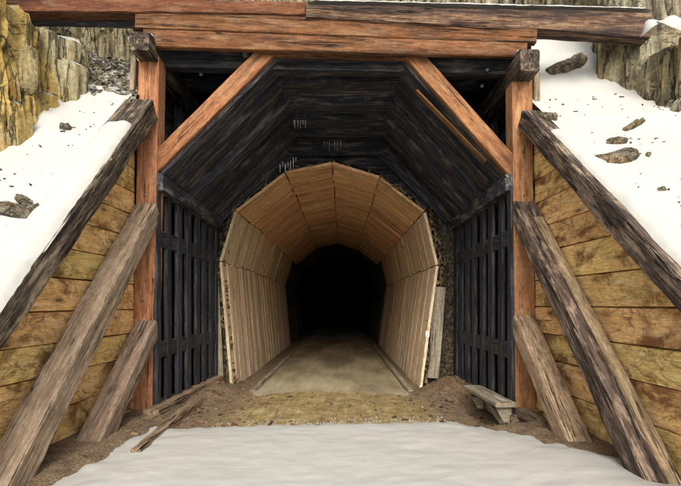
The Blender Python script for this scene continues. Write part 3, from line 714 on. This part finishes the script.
# icicles and frozen drip
def icicles(x0, x1, y0, Y, n, lmax, label):
    t = thing('icicle_cluster', P((x0 + x1) / 2, y0, Y), label, 'icicles')
    for i in range(n):
        q = P(lerp(x0, x1, (i + R.uniform(.1, .9)) / n), y0, Y + R.uniform(-.04, .04)); l = lmax * R.uniform(.4, 1.); r = R.uniform(.006, .011)
        b = MB(); b.lathe(q + Vector((0, 0, .03)), (R.uniform(-.05, .05), 0, -1), [(0, r), (l * .35, r * .8), (l * .7, r * .45), (l + .03, .002)], 8); b.build('icicle', 'ice', t)
icicles(292, 306, 122, 9.2, 6, .14, 'row of icicles under a roof plank on the left of the black ceiling')
icicles(322, 342, 143, 10.60, 6, .2, 'row of icicles hanging from the last black beam above the lining arch')
dr = thing('frozen_drip', P(289, 160, 10.42), 'pale curtain of ice run down over the upper left edge of the lining', 'ice')
for i in range(7):
    q = P(lerp(280, 296, i / 6), 161 + R.uniform(-4, 6), 10.42); l = R.uniform(.1, .28); b = MB(); r = R.uniform(.008, .018)
    b.lathe(q, (R.uniform(-.03, .03), 0, -1), [(0, r * .6), (l * .2, r), (l * .6, r * .6), (l, .003)], 8); b.build('drip', 'ice', dr)
# litter of chips and gravel
b = MB()
for i in range(1500):
    x = R.uniform(-2.6, 2.5); y = R.uniform(6.4, 10.3) if R.random() < .85 else R.uniform(4.5, 6.5)
    if abs(x + .15) < 1.25 and R.random() < .85: continue
    if y < 6.4 and abs(x) < 2.35: continue
    if snow_d(x, y) > .1 and R.random() < .97: continue
    if y > 9.8 and -1.9 < x < 1.5 : continue
    s = R.uniform(.008, .03) * (1.6 if R.random() < .1 else 1)
    z = max(ground_z(x, y), snow_z(x, y)) + s * .15
    b.box((x, y, z), (s * R.uniform(1, 3.2), s, s * .6), Matrix.Rotation(R.uniform(0, 6.3), 3, 'Z') @ Matrix.Rotation(R.uniform(-.4, .4), 3, 'X'), jit=s * .2)
for i in range(260):
    sd = R.choice((-1, 1)); u = R.random() ** 1.3 * 1.8 + .12; y = R.uniform(3.6, 7.2); x = WL(y) - u if sd < 0 else WR(y) + u
    s = R.uniform(.005, .02); b.box((x, y, hill_z(x, y) + s * .2), (s * R.uniform(1, 4), s, s * .6), Matrix.Rotation(R.uniform(0, 6.3), 3, 'Z') @ Matrix.Rotation(.7, 3, 'X'), tint=R.uniform(0, .4), jit=s * .2)
b.build('litter', 'chips', kind='stuff')
b = MB()
for i in range(1600):
    x = R.uniform(1.55, 2.55); y = R.uniform(8.3, 10.6)
    h = .34 * math.exp(-((x - 2.12) / .42) ** 2 - ((y - 9.6) / .75) ** 2)
    if h < .06 + R.random() * .1: continue
    s = R.uniform(.008, .026); b.box((x, y, ground_z(x, y) + s * .2), (s * 1.3, s, s * .8), Matrix.Rotation(R.uniform(0, 6.3), 3, 'Z'), tint=R.uniform(.3, 1.), jit=s * .25)
b.build('gravel', 'chips', kind='stuff')
b = MB()
for i in range(1800):
    u = R.uniform(0, 2.2); v = R.uniform(6.85, 9.6); x, y, z = scree(u, v); s = R.uniform(.012, .042) * (2.2 if R.random() < .05 else 1)
    b.box((x, y, z + s * .2), (s * R.uniform(1, 2.2), s, s * R.uniform(.4, .9)), Matrix.Rotation(R.uniform(0, 6.3), 3, 'Z') @ Matrix.Rotation(R.uniform(-.8, .8), 3, 'X'), jit=s * .25)
b.build('scree_stones', 'scree', kind='stuff')

b = MB(); k = 0                                                   # thin crusts of snow left on the dirt in front of the main edge
while k < 260:
    x = R.uniform(-1.7, 1.5); y = R.uniform(6.0, 7.5); d = snow_d(x, y)
    if d > .02 or d < -.55 * R.random() ** 2.2 - .02: continue
    s = R.uniform(.004, .012); l = s * R.uniform(2, 9)
    b.box((x, y, ground_z(x, y) + .004), (s, l, .006), Matrix.Rotation(R.uniform(-.25, .25) - .12 * x, 3, 'Z'), jit=s * .25); k += 1
b.build('snow_crust', 'snow', kind='stuff')
# ------------------------------------------------------------------ camera, light
cam = bpy.data.cameras.new('camera'); co = bpy.data.objects.new('camera', cam); COL.objects.link(co)
co.location = (0, 0, EYE); co.rotation_euler = (math.radians(90), 0, 0)
cam.sensor_width = 36; cam.lens = 36 * F / 681; cam.shift_y = (HY - 243) / 681; cam.shift_x = (340.5 - CX) / 681; cam.clip_start = .05; cam.clip_end = 500
SC.camera = co
EL, AZ = 36, 178                                  # sun height and compass bearing (behind the camera)
w = bpy.data.worlds.new('World'); SC.world = w; w.use_nodes = True; nt = w.node_tree
sky = nt.nodes.new('ShaderNodeTexSky'); sky.sky_type = 'NISHITA'; sky.sun_disc = False; sky.sun_elevation = math.radians(EL); sky.sun_rotation = math.radians(AZ)
sky.dust_density = 6; sky.air_density = 1.; sky.ozone_density = 1.
hs = nt.nodes.new('ShaderNodeHueSaturation'); hs.inputs['Saturation'].default_value = .35
nt.links.new(sky.outputs[0], hs.inputs['Color']); nt.links.new(hs.outputs[0], nt.nodes['Background'].inputs[0]); nt.nodes['Background'].inputs[1].default_value = .135
sl = bpy.data.lights.new('sun', 'SUN'); sl.energy = .8; sl.angle = math.radians(45); sl.color = (1, .95, .86)
so = bpy.data.objects.new('sun', sl); COL.objects.link(so); so.location = (0, -5, 12)
az = math.radians(AZ); el = math.radians(EL)
dirv = Vector((math.sin(az) * math.cos(el), math.cos(az) * math.cos(el), math.sin(el)))
so.rotation_euler = dirv.to_track_quat('Z', 'Y').to_euler()
vs = SC.view_settings; vs.view_transform = 'Standard'; vs.look = 'None'; vs.gamma = 1; vs.use_curve_mapping = False; vs.exposure = .8
SC.cycles.max_bounces = 8; SC.cycles.diffuse_bounces = 5
for o in list(bpy.data.objects):
    if '_w' in o: del o['_w']
